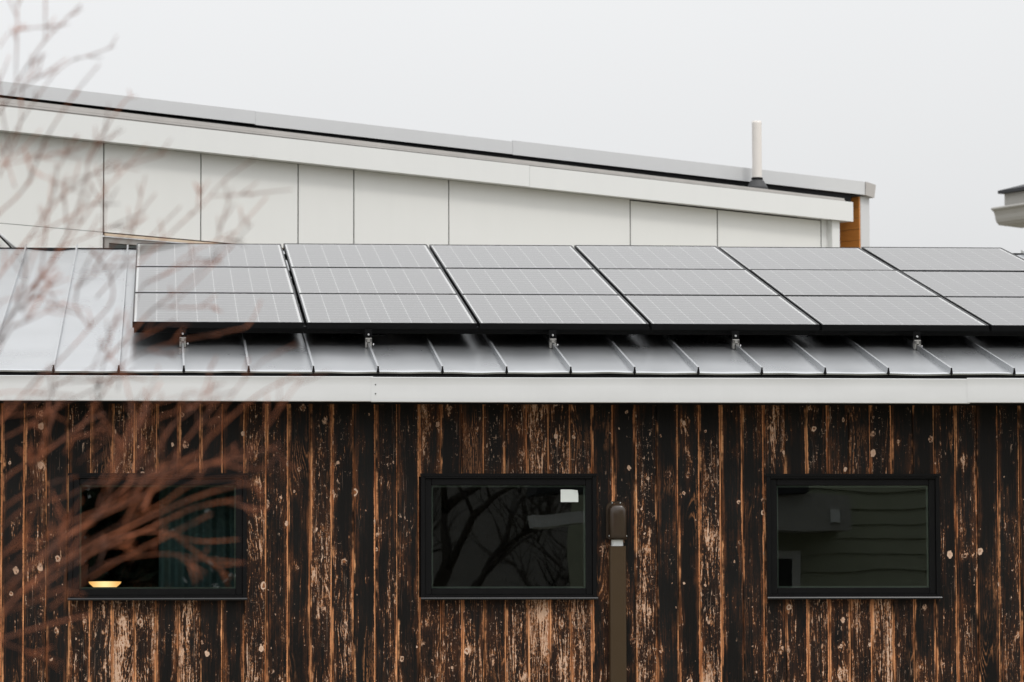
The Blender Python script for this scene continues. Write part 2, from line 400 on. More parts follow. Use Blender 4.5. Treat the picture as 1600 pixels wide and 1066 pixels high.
def thing(name, label, cat, loc=(0,0,0), rz=0.0, group=None):
    o = bpy.data.objects.new(name, None); COL.objects.link(o); o.location = loc; o.rotation_euler = (0,0,rz); o.empty_display_size = 0.2
    return tag(o, label, cat, group)

rng = random.Random(7)
# ------------------------------------------------------------------ ground
g = MB()
g.quad((-900,-900,0),(900,-900,0),(900,900,0),(-900,900,0))
tag(g.build('ground', M['ground']), kind='structure')

# ------------------------------------------------------------------ front house: charred boards, metal roof
EZ = 3.45                      # eave height
RP = 0.20227                   # roof pitch
CR, SR = math.cos(RP), math.sin(RP)
SEAM = 0.406
RIDGE = 7.43
WY = 0.30                      # face of the boards
HX0, HX1 = -2.03, 8.93
WIN = [(0.0933, 1.2143), (2.3170, 3.4380), (4.5316, 5.6527)]
WT, WB = 2.8168, 2.0258
house = thing('timber_house', 'low house clad in charred upright boards under a metal standing-seam roof', 'house', (0,0,0))
# boards
def board_mesh(runs):
    """runs: (x0, x1, z0, z1) lengths of one board, ripped narrower where it passes a window"""
    h = BOARD/2; g0 = 0.0012; m = MB()
    for (xa, xb, z0, z1) in runs:
        lo = max(xa, -h+g0); hi = min(xb, h-g0)
        if hi > h-0.003: prof = [(lo, 0.020), (lo, 0.0025), (lo+0.0025, 0.0), (h-0.0105, 0.0), (h-0.008, 0.0025), (h-0.008, 0.0065), (hi, 0.0065), (hi, 0.020)]
        else: prof = [(lo, 0.020), (lo, 0.0025), (lo+0.0025, 0.0), (hi, 0.0), (hi, 0.020)]
        m.prism(prof, (0,0,z0), (0,0,z1), (1,0,0), (0,1,0))
    return m.mesh('siding_board', M['char'])
meshes = {}
def add_board(xc, runs, wear):
    key = tuple(tuple(round(v, 4) for v in q) for q in runs)
    if key not in meshes: meshes[key] = board_mesh(runs)
    o = link('siding_board', meshes[key], house)
    o.location = (xc, WY + rng.uniform(-0.0015, 0.0015), 0); o['wear'] = min(1.0, max(0.0, wear))
    return o
XJ = 2.3066                     # a joint between two boards
k0 = int(math.floor((HX0+0.02-XJ)/BOARD)); k1 = int(math.ceil((HX1-0.02-XJ)/BOARD))
hb_ = BOARD/2
for k in range(k0, k1):
    xa = XJ+k*BOARD; xb = xa+BOARD; xc = (xa+xb)/2
    wv = rng.gauss(0.40, 0.15)+(0.2 if rng.random() < 0.12 else 0.0)
    done = False
    for w0, w1 in WIN:
        if xb < w0+0.008 or xa > w1-0.008: continue
        done = True
        if xa > w0-0.012 and xb < w1+0.012:                    # wholly over the window: two short boards
            add_board(xc, [(-1, 1, WT-0.012, EZ-0.02)], wv+0.14)
            add_board(xc, [(-1, 1, 0.2, WB+0.012)], wv+0.24)
        else:                                                   # notched round the corner
            side = (-1, w0+0.010-xc) if xa < w0 else (w1-0.010-xc, 1)
            add_board(xc, [(-1, 1, WT-0.012, EZ-0.02), (side[0], side[1], WB+0.012, WT-0.012), (-1, 1, 0.2, WB+0.012)], wv+0.05)
    if not done: add_board(xc, [(-1, 1, 0.2, EZ-0.02)], wv)
# sheathing behind the boards (with window holes), foundation, other walls
m = MB()
yb0, yb1 = WY+0.0225, WY+0.14
xs = [HX0] + [v for w in WIN for v in (w[0]+0.015, w[1]-0.015)] + [HX1]
for i in range(0, len(xs), 2): m.box(xs[i], xs[i+1], yb0, yb1, 0.2, EZ-0.03)
for w in WIN:
    m.box(w[0]+0.015, w[1]-0.015, yb0, yb1, 0.2, WB+0.014); m.box(w[0]+0.015, w[1]-0.015, yb0, yb1, WT-0.014, EZ-0.03)
m.build('wall_sheathing', M['membrane'], house)
MB().box(HX0+0.01, HX1-0.01, WY+0.03, 7.2, 0, 0.2).build('foundation', M['concrete'], house)
YR, ZR = RIDGE*CR, EZ+RIDGE*SR
m = MB()
for xw in (HX0, HX1-0.12):
    m.prism([(yb1, 0.2), (7.06, 0.2), (7.06, ZR-0.28), (yb1, EZ-0.12)], (xw,0,0), (xw+0.12,0,0), (0,1,0), (0,0,1))
m.build('side_wall', M['membrane'], house)
MB().box(HX0, HX1, 7.06, 7.18, 0.2, ZR-0.25).build('rear_wall', M['membrane'], house)
# interior seen dimly through the panes
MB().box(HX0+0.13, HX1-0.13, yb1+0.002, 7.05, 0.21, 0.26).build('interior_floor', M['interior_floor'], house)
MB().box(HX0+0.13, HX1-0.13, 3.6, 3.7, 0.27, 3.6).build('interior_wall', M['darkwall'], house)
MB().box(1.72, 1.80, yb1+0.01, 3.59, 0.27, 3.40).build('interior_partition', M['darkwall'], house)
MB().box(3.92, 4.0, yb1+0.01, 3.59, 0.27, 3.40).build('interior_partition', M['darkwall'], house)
# roof
roof = MB()
roof.prism([(0.05, EZ-0.045), (YR-0.02, ZR-0.045), (YR-0.02, ZR-0.22), (0.35, EZ-0.135), (0.05, EZ-0.165)], (HX0-0.05,0,0), (HX1+0.05,0,0), (0,1,0), (0,0,1))
roof = roof.build('roof', M['membrane'], house)
def pan_mesh(seed):
    r = random.Random(seed); nx, ny = 8, 40; m = MB(); ph = [r.uniform(0, 6.28) for _ in range(6)]
    amp = r.uniform(0.0015, 0.0042)
    for j in range(ny+1):
        s = RIDGE*(j/ny)**1.25
        for i in range(nx+1):
            u = i/nx
            e = math.sin(math.pi*u)
            z = e*amp*(math.sin(s*2.1+ph[0])+0.8*math.sin(s*4.7+ph[1])) + e*0.0016*math.sin(u*6.28+ph[2])
            if j == 0: z += -0.002*e*(0.5+0.5*math.sin(ph[3])) + 0.0008*math.sin(u*9+ph[4])
            if j == ny: z += -0.010*e*(0.6+0.4*math.sin(ph[5]))
            m.v.append((0.004+u*(SEAM-0.008), s*CR - z*SR, s*SR + z*CR))
    for j in range(ny):
        for i in range(nx):
            q = j*(nx+1)+i; m.f.append((q, q+1, q+nx+2, q+nx+1)); m.sm.append(True)
    b = len(m.v)                                             # hem turned down at the eave
    for i in range(nx+1):
        x, y, z = m.v[i]; m.v.append((x, y+0.002, z-0.010))
    for i in range(nx): m.f.append((i, b+i, b+i+1, i+1)); m.sm.append(False)
    return m.mesh('roof_pan', M['roof'])
seam_m = MB().prism([(-0.005, -0.002), (0.005, -0.002), (0.0042, 0.030), (0.0065, 0.031), (0.0065, 0.036), (-0.0065, 0.036), (-0.0065, 0.031), (-0.0042, 0.030)],
                    (0,0.0,0.0), (0,(RIDGE+0.03)*CR,(RIDGE+0.03)*SR), (1,0,0), (0,-SR,CR)).mesh('standing_seam', M['roof'])
cap_m = MB().prism([(-0.010, -0.006), (0.010, -0.006), (0.007, 0.014), (0.003, 0.036), (-0.003, 0.036), (-0.007, 0.014)],
                   (0,-0.006,-0.001), (0,-0.0005,0.0), (1,0,0), (0,-SR,CR)).mesh('seam_end', M['membrane'])
for i in range(-5, 22):
    o = link('roof_pan', pan_mesh(i*13+5), roof); o.location = (i*SEAM, 0, EZ)
for i in range(-5, 23):
    o = link('standing_seam', seam_m, roof); o.location = (i*SEAM, 0, EZ)
    c = link('seam_end', cap_m, roof); c.location = (i*SEAM, 0, EZ)
m = MB(); m.prism([(YR-0.02, ZR-0.035), (YR+0.01, ZR+0.012), (YR+0.05, ZR+0.010), (YR+0.05, ZR-0.10), (YR+0.04, ZR-0.10), (YR+0.04, ZR-0.045), (YR-0.02, ZR-0.05)], (HX0-0.05,0,0), (HX1+0.05,0,0), (0,1,0), (0,0,1))
m.build('ridge_flashing', M['membrane'], roof)
# drip strip, fascia lengths, soffit
MB().box(HX0-0.05, HX1+0.05, 0.012, 0.049, EZ-0.16, EZ-0.012).build('drip_strip', M['membrane'], house)
MB().box(HX0-0.05, HX1+0.05, -0.008, 0.0115, EZ-0.0265, EZ-0.0205).build('drip_edge', M['pv_frame'], house)
FZ0, FZ1 = EZ-0.188, EZ-0.031
fx = [(HX0-0.05, 1.998, 0.0), (1.985, 5.797, -0.0035), (5.78, HX1+0.05, 0.0015)]
for (a, b, dz) in fx:
    m = MB(); n = 34; dy = 0.0
    fr = random.Random(int(a*100))
    ph = [fr.uniform(0, 6.28) for _ in range(4)]
    rows = [(-0.001, FZ0-0.001, 0.02), (-0.0195, FZ0, 0.0), (-0.020, FZ0+0.004, 0.0), (-0.020, FZ0+0.05, 1.0), (-0.020, FZ0+0.10, 1.0), (-0.020, FZ1-0.006, 0.1), (-0.0215, FZ1-0.003, 0.0), (-0.019, FZ1, 0.0), (0.0115, FZ1-0.001, 0.0)]
    for i in range(n+1):
        x = a+(b-a)*i/n
        wv = 0.0012*(math.sin(x*3.1+ph[0])+math.sin(x*7.3+ph[1]))+0.0006*math.sin(x*17+ph[2])
        for (y, z, w) in rows: m.v.append((x, y+wv*w-(0.0016 if a > 0 else 0)-(0.0016 if a > 5 else 0), z+dz+0.0006*math.sin(x*2.2+ph[3])))
    nr = len(rows)
    for i in range(n):
        for j in range(nr-1):
            q = i*nr+j; m.f.append((q, q+nr, q+nr+1, q+1)); m.sm.append(True)
    f_o = m.build('fascia', M['fascia'], house)
    if a > 0:
        for zz in (FZ0+0.105, FZ0+0.048):
            s = MB(); s.prism([(0.0045*math.cos(t*math.pi/4), 0.0045*math.sin(t*math.pi/4)) for t in range(8)], (a+0.028, -0.0235, zz), (a+0.028, -0.018, zz), (1,0,0), (0,0,1))
            s.build('screw', M['rubber'], f_o)
MB().box(HX0-0.05, HX1+0.05, 0.0, WY+0.02, EZ-0.186, EZ-0.172).build('soffit', M['membrane'], house)

# windows
def ring(m, x0, x1, z0, z1, w, y0, y1, wb=None):
    wb = wb or w
    m.box(x0, x0+w, y0, y1, z0, z1); m.box(x1-w, x1, y0, y1, z0, z1)
    m.box(x0+w, x1-w, y0, y1, z1-w, z1); m.box(x0+w, x1-w, y0, y1, z0, z0+wb)
for (w0, w1) in WIN:
    z0, z1 = WB, WT
    wn = MB(); ring(wn, w0, w1, z0, z1, 0.026, WY-0.030, WY+0.10)
    wn = wn.build('window', M['frame_black'], house, 0.002)
    m = MB(); ring(m, w0+0.0262, w1-0.0262, z0+0.0262, z1-0.0262, 0.042, WY-0.016, WY+0.06)
    m.build('sash', M['frame_black'], wn, 0.003)
    m = MB(); ring(m, w0+0.0685, w1-0.0685, z0+0.0685, z1-0.0685, 0.011, WY+0.016, WY+0.03); m.build('spacer', M['spacer'], wn)
    m = MB(); m.quad((w0+0.0684, WY+0.004, z0+0.0684), (w1-0.0684, WY+0.004, z0+0.0684), (w1-0.0684, WY+0.004, z1-0.0684), (w0+0.0684, WY+0.004, z1-0.0684))
    m.build('pane', M['glass'], wn)
    m = MB(); m.prism([(0, 0), (-0.030, -0.002), (-0.034, 0.006), (-0.030, 0.013), (0, 0.016)], (w0-0.003, WY-0.0305, z0-0.004), (w1+0.003, WY-0.0305, z0-0.004), (0,1,0), (0,0,1))
    m.build('sill', M['sill'], wn)
    MB().box(w0-0.006, w1+0.006, WY-0.036, WY-0.0305, z1-0.010, z1+0.006).build('head_flashing', M['frame_black'], wn)
    MB().box(w0+0.03, w1-0.03, WY+0.101, WY+0.30, z0+0.035, z0+0.062).build('interior_ledge', M['spacer'], wn)
    m = MB(); ring(m, w0-0.02, w1+0.02, z0-0.02, z1+0.02, 0.034, yb1+0.001, yb1+0.014); m.build('interior_casing', M['darkwall'], wn)

# ------------------------------------------------------------------ house behind: white sheet cladding, level roofs, cedar return
HB = thing('white_house', 'white panel-clad house rising behind the solar panels with flat grey-capped roof', 'house', (3.466, 13.935, 0.0823), R(38.7))
HB.scale = (0.95, 0.95, 0.95)
# local frame: x along the wall, y away from the viewer, z up
joints = [-8.1, -6.95, -5.72, -4.462, -3.270, -2.025, -1.288, 0.012, 2.662, 4.017, 5.705]
SOF = 6.555
r = random.Random(3)
W0, W1x, WZ0, WZ1 = -4.445, -2.6, 4.6, 5.662
for a, b in zip(joints[:-1], joints[1:]):
    gp = 0.0085
    lows = [(0.25, 2.9), (2.912, 5.690), (5.705, SOF-0.002)]
    for (za, zb) in lows:
        if za == 2.912 and a > -4.5 and b < -1.9:             # the window opening
            zb = WZ0-0.04
        elif za == 2.912 and b > -4.5:
            zb = 5.6995
        zt = zb - (0.012 if zb > 6 and r.random() < 0.45 else 0.0)
        o = MB().box(a+gp, b-gp, 0.0+r.uniform(-0.0015, 0.0015), 0.012, za, zt).build('wall_panel', M['panelboard'], HB)
MB().box(-8.1, 5.78, 0.0125, 0.2, -0.2, 4.5).build('lower_wall', M['membrane'], HB)
MB().box(-8.1, -4.46, 0.0125, 0.2, 4.5, 6.55).build('upper_wall', M['membrane'], HB)
MB().box(-2.58, 5.78, 0.0125, 0.2, 4.5, 6.55).build('upper_wall', M['membrane'], HB)
MB().box(-4.459, -2.581, 0.0125, 0.2, 5.70, 6.55).build('lintel_wall', M['membrane'], HB)
MB().box(-8.1, -7.9, 0.2, 7.5, -0.2, 6.55).build('side_wall', M['housetrim'], HB)
MB().box(5.58, 5.78, 0.2, 7.5, -0.2, 6.55).build('side_wall', M['housetrim'], HB)
wn = MB(); ring(wn, W0, W1x, WZ0, WZ1, 0.055, 0.006, 0.10); wn = wn.build('window', M['grey_frame'], HB)
MB().quad((W0+0.05, 0.05, WZ0+0.05), (W1x-0.05, 0.05, WZ0+0.05), (W1x-0.05, 0.05, WZ1-0.05), (W0+0.05, 0.05, WZ1-0.05)).build('pane', M['glass'], wn)
MB().box(W0+0.01, W1x-0.01, 0.24, 0.26, WZ0, WZ1).build('blind', M['grey_frame'], wn)
MB().box(W0-0.01, W1x+0.62, -0.016, 0.004, WZ1+0.006, WZ1+0.030).build('window_head_trim', M['tanwood'], HB)
# fascia box, soffit of it, corner post
for a, b, dz in ((-8.3, 1.02, 0.0), (1.023, 6.084, -0.003)):
    MB().box(a, b, -0.150, -0.138, SOF-0.004+dz, 6.772+dz).build('fascia', M['housetrim'], HB)
for a, b in ((-8.3, 0.95), (0.953, 6.07)):
    MB().box(a, b, -0.1375, -0.002, SOF, SOF+0.014).build('soffit', M['housetrim'], HB)
MB().box(6.072, 6.084, -0.1375, 1.0, SOF-0.004, 6.772).build('fascia', M['housetrim'], HB)
MB().box(5.712, 5.80, -0.004, 0.011, 0.2, SOF-0.002).build('corner_trim', M['housetrim'], HB)
MB().box(5.80, 5.93, -0.085, 0.10, 0.2, SOF-0.002).build('corner_post', M['housetrim'], HB, 0.004)
# roof of the front part and the weathered strips of its edge (thinning towards the low end)
MB().box(-8.28, 6.06, -0.130, 7.5, 6.66, 6.755).build('roof', M['membrane'], HB)
strips = [(0.000, 0.34, -0.100), (0.345, 0.60, -0.106), (0.605, 1.0, -0.094)]
for (a, b, y) in strips:
    m = MB(); h0, h1 = 0.118, 0.056
    x0, x1 = -8.2, 6.0
    m.prism([(x0, 6.757+h0*a), (x1, 6.757+h1*a), (x1, 6.757+h1*b-0.003), (x0, 6.757+h0*b-0.003)], (0,y,0), (0,y+0.04,0), (1,0,0), (0,0,1))
    m.build('roof_edge_strip', M['dirty_shaded_edge'], HB)
MB().box(-8.2, 6.75, 0.47, 0.49, 6.76, 6.96).build('shadow_gap_wall', M['membrane'], HB)  # black sheet puts the shade under the cap into colour
MB().box(-8.25, 6.0, -0.05, 0.46, 6.758, 6.80).build('roof_covering', M['membrane'], HB)
# grey cap of the rear part
for a, b, zl, zh in ((-8.3, -2.212, 6.980, 7.110), (-2.21, 1.340, 6.972, 7.108), (1.344, 6.955, 6.968, 7.120)):
    MB().box(a, b, 0.44, 0.455, zl, zh).build('cap_flashing', M['greymetal'], HB)
MB().box(-8.28, 6.95, 0.4555, 8.6, 6.975, 7.105).build('rear_roof', M['membrane'], HB)
m = MB(); m.prism([(6.960, 6.968), (7.115, 6.945), (7.145, 7.098), (6.975, 7.122)], (0,0.435,0), (0,8.6,0), (1,0,0), (0,0,1)); m.build('corner_cap', M['dirty_shaded_edge'], HB)  # same grey metal; darker colour paints the shade of its facing
MB().box(6.945, 7.10, 0.50, 8.5, -0.2, 6.955).build('fin_wall', M['greymetal'], HB)
nb = 0; z = 0.05
while z < 6.95:
    zt = min(z+0.128, 6.955)
    MB().box(6.925, 6.943, 0.505, 3.2, z, zt-0.004).build('cedar_board', M['cedar'], HB); z += 0.128
MB().box(5.79, 6.92, 3.2, 3.3, -0.2, 6.95).build('recess_wall', M['cedar'], HB)
# bracket near the left edge of the view
br = thing('wall_strut', 'small grey diagonal strut on the white wall at the left edge', 'bracket', (3.466, 13.935, 0.0823), R(38.7)); br.scale = (0.95, 0.95, 0.95)
MB().tube([(-5.80, -0.03, 5.66), (-5.56, -0.10, 5.46)], [0.013, 0.013], 8).build('rod_with_shadow', M['greymetal'], br)
MB().tube([(-5.80, -0.06, 5.63), (-5.60, -0.12, 5.44)], [0.008, 0.008], 8).build('rod_with_shadow', M['pv_frame'], br)  # thin black copy of the strut stands in for its shadow
MB().box(-5.83, -5.74, -0.05, 0.0, 5.62, 5.68).build('bracket_plate', M['greymetal'], br)

# vent pipe
cs, sn = math.cos(R(38.7)), math.sin(R(38.7))
def hb(x, y, z): return (3.466+0.95*(x*cs-y*sn), 13.935+0.95*(x*sn+y*cs), 0.0823+0.95*z)
vp = thing('vent_pipe', 'cream plastic vent pipe with black rubber boot on the flat roof', 'vent pipe', hb(4.93, 0.25, 6.79)); vp.scale = (0.95, 0.95, 0.95)
m = MB(); m.lathe([(0.0, 0.0), (0.054, 0.0), (0.054, 0.835), (0.046, 0.835), (0.046, 0.70), (0.0, 0.70)], 28); m.build('pipe', M['pvc'], vp)
m = MB(); m.lathe([(0.122, 0.008), (0.118, 0.09), (0.075, 0.165), (0.060, 0.170), (0.061, 0.20), (0.0545, 0.202)], 28); m.build('boot', M['rubber'], vp)
m = MB(); m.lathe([(0.0615, 0.178), (0.065, 0.180), (0.065, 0.192), (0.0615, 0.194)], 28); m.build('hose_clamp', M['membrane'], vp)

# ------------------------------------------------------------------ solar array
PHG = 0.16; S0 = 1.2505; COLP = 1.1426; ROWP = 1.7139; PX0 = 0.4728
PW, PL = COLP-0.020, ROWP-0.014
FR = 0.010
def frame_mesh():
    m = MB()
    m.box(0, FR, 0, PL, -0.040, 0.0); m.box(PW-FR, PW, 0, PL, -0.040, 0.0)
    m.box(FR, PW-FR, 0, FR, -0.040, 0.0); m.box(FR, PW-FR, PL-FR, PL, -0.040, 0.0)
    m.box(FR+0.0005, PW-FR-0.0005, FR+0.0005, PL-FR-0.0005, -0.0165, -0.0135)  # unseen black underside, added to darken the reflection in the roof
    return m.mesh('frame', M['pv_frame'])
fm = frame_mesh()
bm_ = MB().box(FR+0.0002, PW-FR-0.0002, FR+0.0002, PL-FR-0.0002, -0.0125, -0.0075).mesh('backsheet', M['pv_back'])
gm = MB().quad((FR, FR, -0.0022), (PW-FR, FR, -0.0022), (PW-FR, PL-FR, -0.0022), (FR, PL-FR, -0.0022)).mesh('cover_glass', M['pv_glass'])
MX, MY = FR+0.014, FR+0.012
CW, CH = (PW-2*MX)/8, (PL-2*MY)/12
def col_mesh():
    m = MB(); g_ = 0.0017; gy = 0.0042; ch = 0.009
    for j in range(12):
        x0, x1, y0, y1 = g_, CW-g_, j*CH+gy, (j+1)*CH-gy
        m.quad(*[(x, y, 0) for x, y in ((x0+ch,y0),(x1-ch,y0),(x1,y0+ch),(x1,y1-ch),(x1-ch,y1),(x0+ch,y1),(x0,y1-ch),(x0,y0+ch))])
    return m.mesh('cell_column', M['pv_cell'])
cm = col_mesh()
ends = MB()
rowname = ['bottom', 'middle', 'top']; colname = ['leftmost', 'second', 'third', 'fourth', 'fifth', 'rightmost']
for c in range(6):
    for rr in range(3):
        s = S0+rr*ROWP
        jz = rng.uniform(-0.002, 0.002)
        lab = 'black-framed solar panel, %s row, %s column%s of the roof array' % (rowname[rr], colname[c], '' if c in (0, 5) else ' from the left')
        p = thing('solar_panel', lab, 'solar panel', (PX0+c*COLP+0.010, s*CR-(PHG+jz)*SR, EZ+s*SR+(PHG+jz)*CR), 0, 'solar panels on the metal roof')
        p.rotation_euler = (RP+rng.uniform(-0.0012, 0.0012), 0, 0)
        link('frame', fm, p); link('backsheet', bm_, p); link('cover_glass', gm, p)
        for k in range(8):
            o = link('cell_column', cm, p); o.location = (MX+k*CW, MY, -0.0060)
# mounting rails under each row, seam clamps
rail_prof = [(0, -0.045), (0.04, -0.045), (0.04, 0), (0, 0)]
k = 0
for rr in range(3):
    for ds, nm in ((0.12, 'lower'), (1.30, 'upper')):
        s = S0+rr*ROWP+ds; h = PHG-0.0425
        y, z = s*CR-h*SR, EZ+s*SR+h*CR
        m = MB(); m.prism(rail_prof, (PX0+0.02, y, z), (PX0+6*COLP-0.04, y, z), (0,CR,SR), (0,-SR,CR))
        tag(m.build('mounting_rail', M['pv_frame']), 'black %s mounting rail under the %s row of solar panels' % (nm, rowname[rr]), 'rail', 'rails under the solar panels')
def clamp_parts():
    a = MB()
    a.box(-0.021, -0.008, -0.03, 0.03, 0.004, 0.064); a.box(0.008, 0.021, -0.03, 0.03, 0.004, 0.064); a.box(-0.021, 0.021, -0.03, 0.03, 0.040, 0.066)
    body = a.mesh('clamp_body', M['clamp'], 0.001)
    b = MB(); b.tube([(0.020, 0, 0.022), (0.030, 0, 0.022), (0.0301, 0, 0.022), (0.036, 0, 0.022)], [0.003, 0.003, 0.008, 0.008], 8)
    bolt = b.mesh('side_bolt', M['steel'])
    f = MB(); f.box(-0.024, 0.024, -0.006, 0.05, 0.0665, 0.0735); f.box(-0.024, 0.024, 0.010, 0.017, 0.0735, 0.118)
    foot = f.mesh('rail_foot', M['pv_frame'])
    t = MB(); t.tube([(0, -0.008, 0.088), (0, 0.009, 0.088)], [0.0065, 0.0065], 8)
    return body, bolt, foot, t.mesh('foot_bolt', M['steel'])
cb, cbolt, cf, ct = clamp_parts()
for j, i in enumerate((2, 5, 8, 11, 14)):
    s = 1.20
    lab = 'metal seam clamp on the roof rib under the %s solar column%s' % (colname[j], '' if j == 0 else ' from the left')
    p = thing('seam_clamp', lab, 'clamp', (i*SEAM, s*CR, EZ+s*SR), 0, 'seam clamps below the solar panels'); p.rotation_euler = (RP, 0, 0)
    for nm, me in (('clamp_body', cb), ('side_bolt', cbolt), ('rail_foot', cf), ('foot_bolt', ct)): link(nm, me, p)

# ------------------------------------------------------------------ pipe cover on the wall
lc = thing('pipe_cover', 'brown plastic pipe cover with rounded hood on the charred wall by middle window', 'pipe cover', (3.5694, WY, 0))
def rrect(w, d, r_, n=4):
    pts = [(-w/2, 0), (-w/2, -d+r_)]
    for k in range(n+1):
        a = math.pi + (math.pi/2)*k/n; pts.append((-w/2+r_+r_*math.cos(a), -d+r_+r_*math.sin(a)))
    for k in range(n+1):
        a = 1.5*math.pi + (math.pi/2)*k/n; pts.append((w/2-r_+r_*math.cos(a), -d+r_+r_*math.sin(a)))
    pts.append((w/2, 0)); return pts
m = MB(); m.prism(rrect(0.106, 0.062, 0.014), (0,0,0.0), (0,0,2.360), (1,0,0), (0,1,0)); m.build('duct', M['browncover'], lc)
m = MB(); m.prism(rrect(0.075, 0.045, 0.018), (0,0.0,2.33), (0,0.0,2.43), (1,0,0), (0,1,0)); m.build('pipe_wrap', M['foam'], lc)
# hood: back flange with rounded top, bulging cover
def dome(w, z0, z1, n=10):
    r_ = w/2*0.72; pts = [(-w/2, z0), (w/2, z0)]
    for k in range(n+1):
        a = math.pi*0.5*k/n; pts.append((w/2-r_+r_*math.cos(a), z1-r_+r_*math.sin(a)))
    for k in range(n+1):
        a = math.pi*0.5*(1+k/n); pts.append((-w/2+r_+r_*math.cos(a), z1-r_+r_*math.sin(a)))
    return pts
m = MB(); m.prism(dome(0.128, 2.41, 2.646), (-0.006,-0.001,0), (-0.006,-0.016,0), (1,0,0), (0,0,1)); m.build('hood_flange', M['brown'], lc, 0.003)
m = MB(); rings = []
layers = [(0.112, 2.404, 2.632, -0.015), (0.112, 2.404, 2.632, -0.060), (0.104, 2.408, 2.624, -0.078), (0.090, 2.416, 2.610, -0.088), (0.060, 2.44, 2.585, -0.093)]
for (w, za, zb, y) in layers:
    pr = dome(w, za, zb); b = len(m.v); rings.append(b)
    for a, z in pr: m.v.append((a, y, z))
n = len(dome(0.1, 0, 1))
for a, b in zip(rings[:-1], rings[1:]):
    for k in range(n): m.f.append((a+k, a+(k+1) % n, b+(k+1) % n, b+k)); m.sm.append(True)
m.f.append(tuple(rings[-1]+k for k in range(n))); m.sm.append(True)
m.build('hood', M['brown'], lc)
MB().box(-0.0585, 0.0585, -0.066, -0.004, 2.400, 2.437).build('hood_collar', M['brown'], lc, 0.004)
for x, z, y in ((-0.030, 2.636, -0.019), (0.022, 2.637, -0.019), (-0.055, 2.424, -0.069), (0.055, 2.424, -0.069)):
    m = MB(); m.prism([(0.0042*math.cos(t*math.pi/3), 0.0042*math.sin(t*math.pi/3)) for t in range(6)], (x, y, z), (x, y+0.006, z), (1,0,0), (0,0,1)); m.build('screw', M['steel'], lc)

# paper on the middle pane, bowl lamp and curtain inside the left one
m = MB(); nx = 8
for j in range(6):
    for i in range(nx+1):
        u, v = i/nx, j/5
        curl = max(0, u+v-1.55)
        m.v.append((3.211+0.113*u-0.01*curl, WY+0.0025-0.02*curl**2-0.001, 2.642+0.080*v-0.012*curl*u))
for j in range(5):
    for i in range(nx):
        q = j*(nx+1)+i; m.f.append((q, q+1, q+nx+2, q+nx+1)); m.sm.append(True)
tag(m.build('paper_note', M['paper']), 'blank white paper stuck in the top corner of the middle window', 'paper')
lamp = thing('bowl_lamp', 'glowing shallow bowl lamp on the ledge inside the left window', 'lamp', (0.320, WY+0.22, 2.0885))
m = MB(); m.lathe([(0.0, 0.012), (0.055, 0.012), (0.075, 0.022), (0.098, 0.042), (0.104, 0.055), (0.099, 0.055), (0.07, 0.03), (0.0, 0.02)], 32); m.build('bowl', M['glow'], lamp)
m = MB(); m.lathe([(0.0, 0.0), (0.045, 0.0), (0.045, 0.0115), (0.0, 0.0115)], 24); m.build('base', M['tanwood'], lamp)
m = MB(); nn = 60
for j in range(8):
    z = 0.9+2.1*j/7
    for i in range(nn+1):
        u = i/nn; x = 0.66+0.56*u
        m.v.append((x, 0.80+0.025*math.sin(u*40+0.3*math.sin(j))+0.01*math.sin(u*17+1), z))
for j in range(7):
    for i in range(nn):
        q = j*(nn+1)+i; m.f.append((q, q+1, q+nn+2, q+nn+1)); m.sm.append(True)
tag(m.build('curtain', M['curtain']), 'dark teal curtain hanging inside the left window', 'curtain')

# ------------------------------------------------------------------ far cornice at the right edge
CO = Vector((13.23, 35.16, 0)); ed = Vector((0.46, -0.888, 0)); od = Vector((-0.888, -0.46, 0))
ch = thing('cornice_house', 'distant house with moulded grey cornice and dark roof at the right edge', 'house', tuple(CO))
prof = [(0.0, 8.432), (0.0, 8.415), (-0.05, 8.385), (-0.075, 8.33), (-0.085, 8.27), (-0.105, 8.225), (-0.125, 8.21), (-0.15, 8.185), (-0.60, 8.165), (-0.60, 8.47), (-0.2, 8.47), (-0.01, 8.445)]
m = MB(); m.prism(prof, (0,0,0), ed*7.0, od, (0,0,1)); m.build('cornice', M['cornice'], ch)
m = MB(); m.prism([(-0.25, 8.472), (-0.25, 8.665), (-0.7, 8.665), (-0.7, 8.472)], ed*0.02, ed*7.0, od, (0,0,1)); m.build('frieze', M['cornice'], ch)
m = MB(); m.prism([(-0.16, 8.668), (-0.16, 8.715), (-0.9, 8.90), (-4.0, 9.9), (-4.0, 8.668)], -ed*0.03, ed*7.1, od, (0,0,1)); m.build('roof', M['shingle'], ch)
m = MB(); m.prism([(-0.62, 0.0), (-0.62, 8.46), (-4.0, 8.46), (-4.0, 0.0)], ed*0.5, ed*6.8, od, (0,0,1)); m.build('wall', M['cornice'], ch)

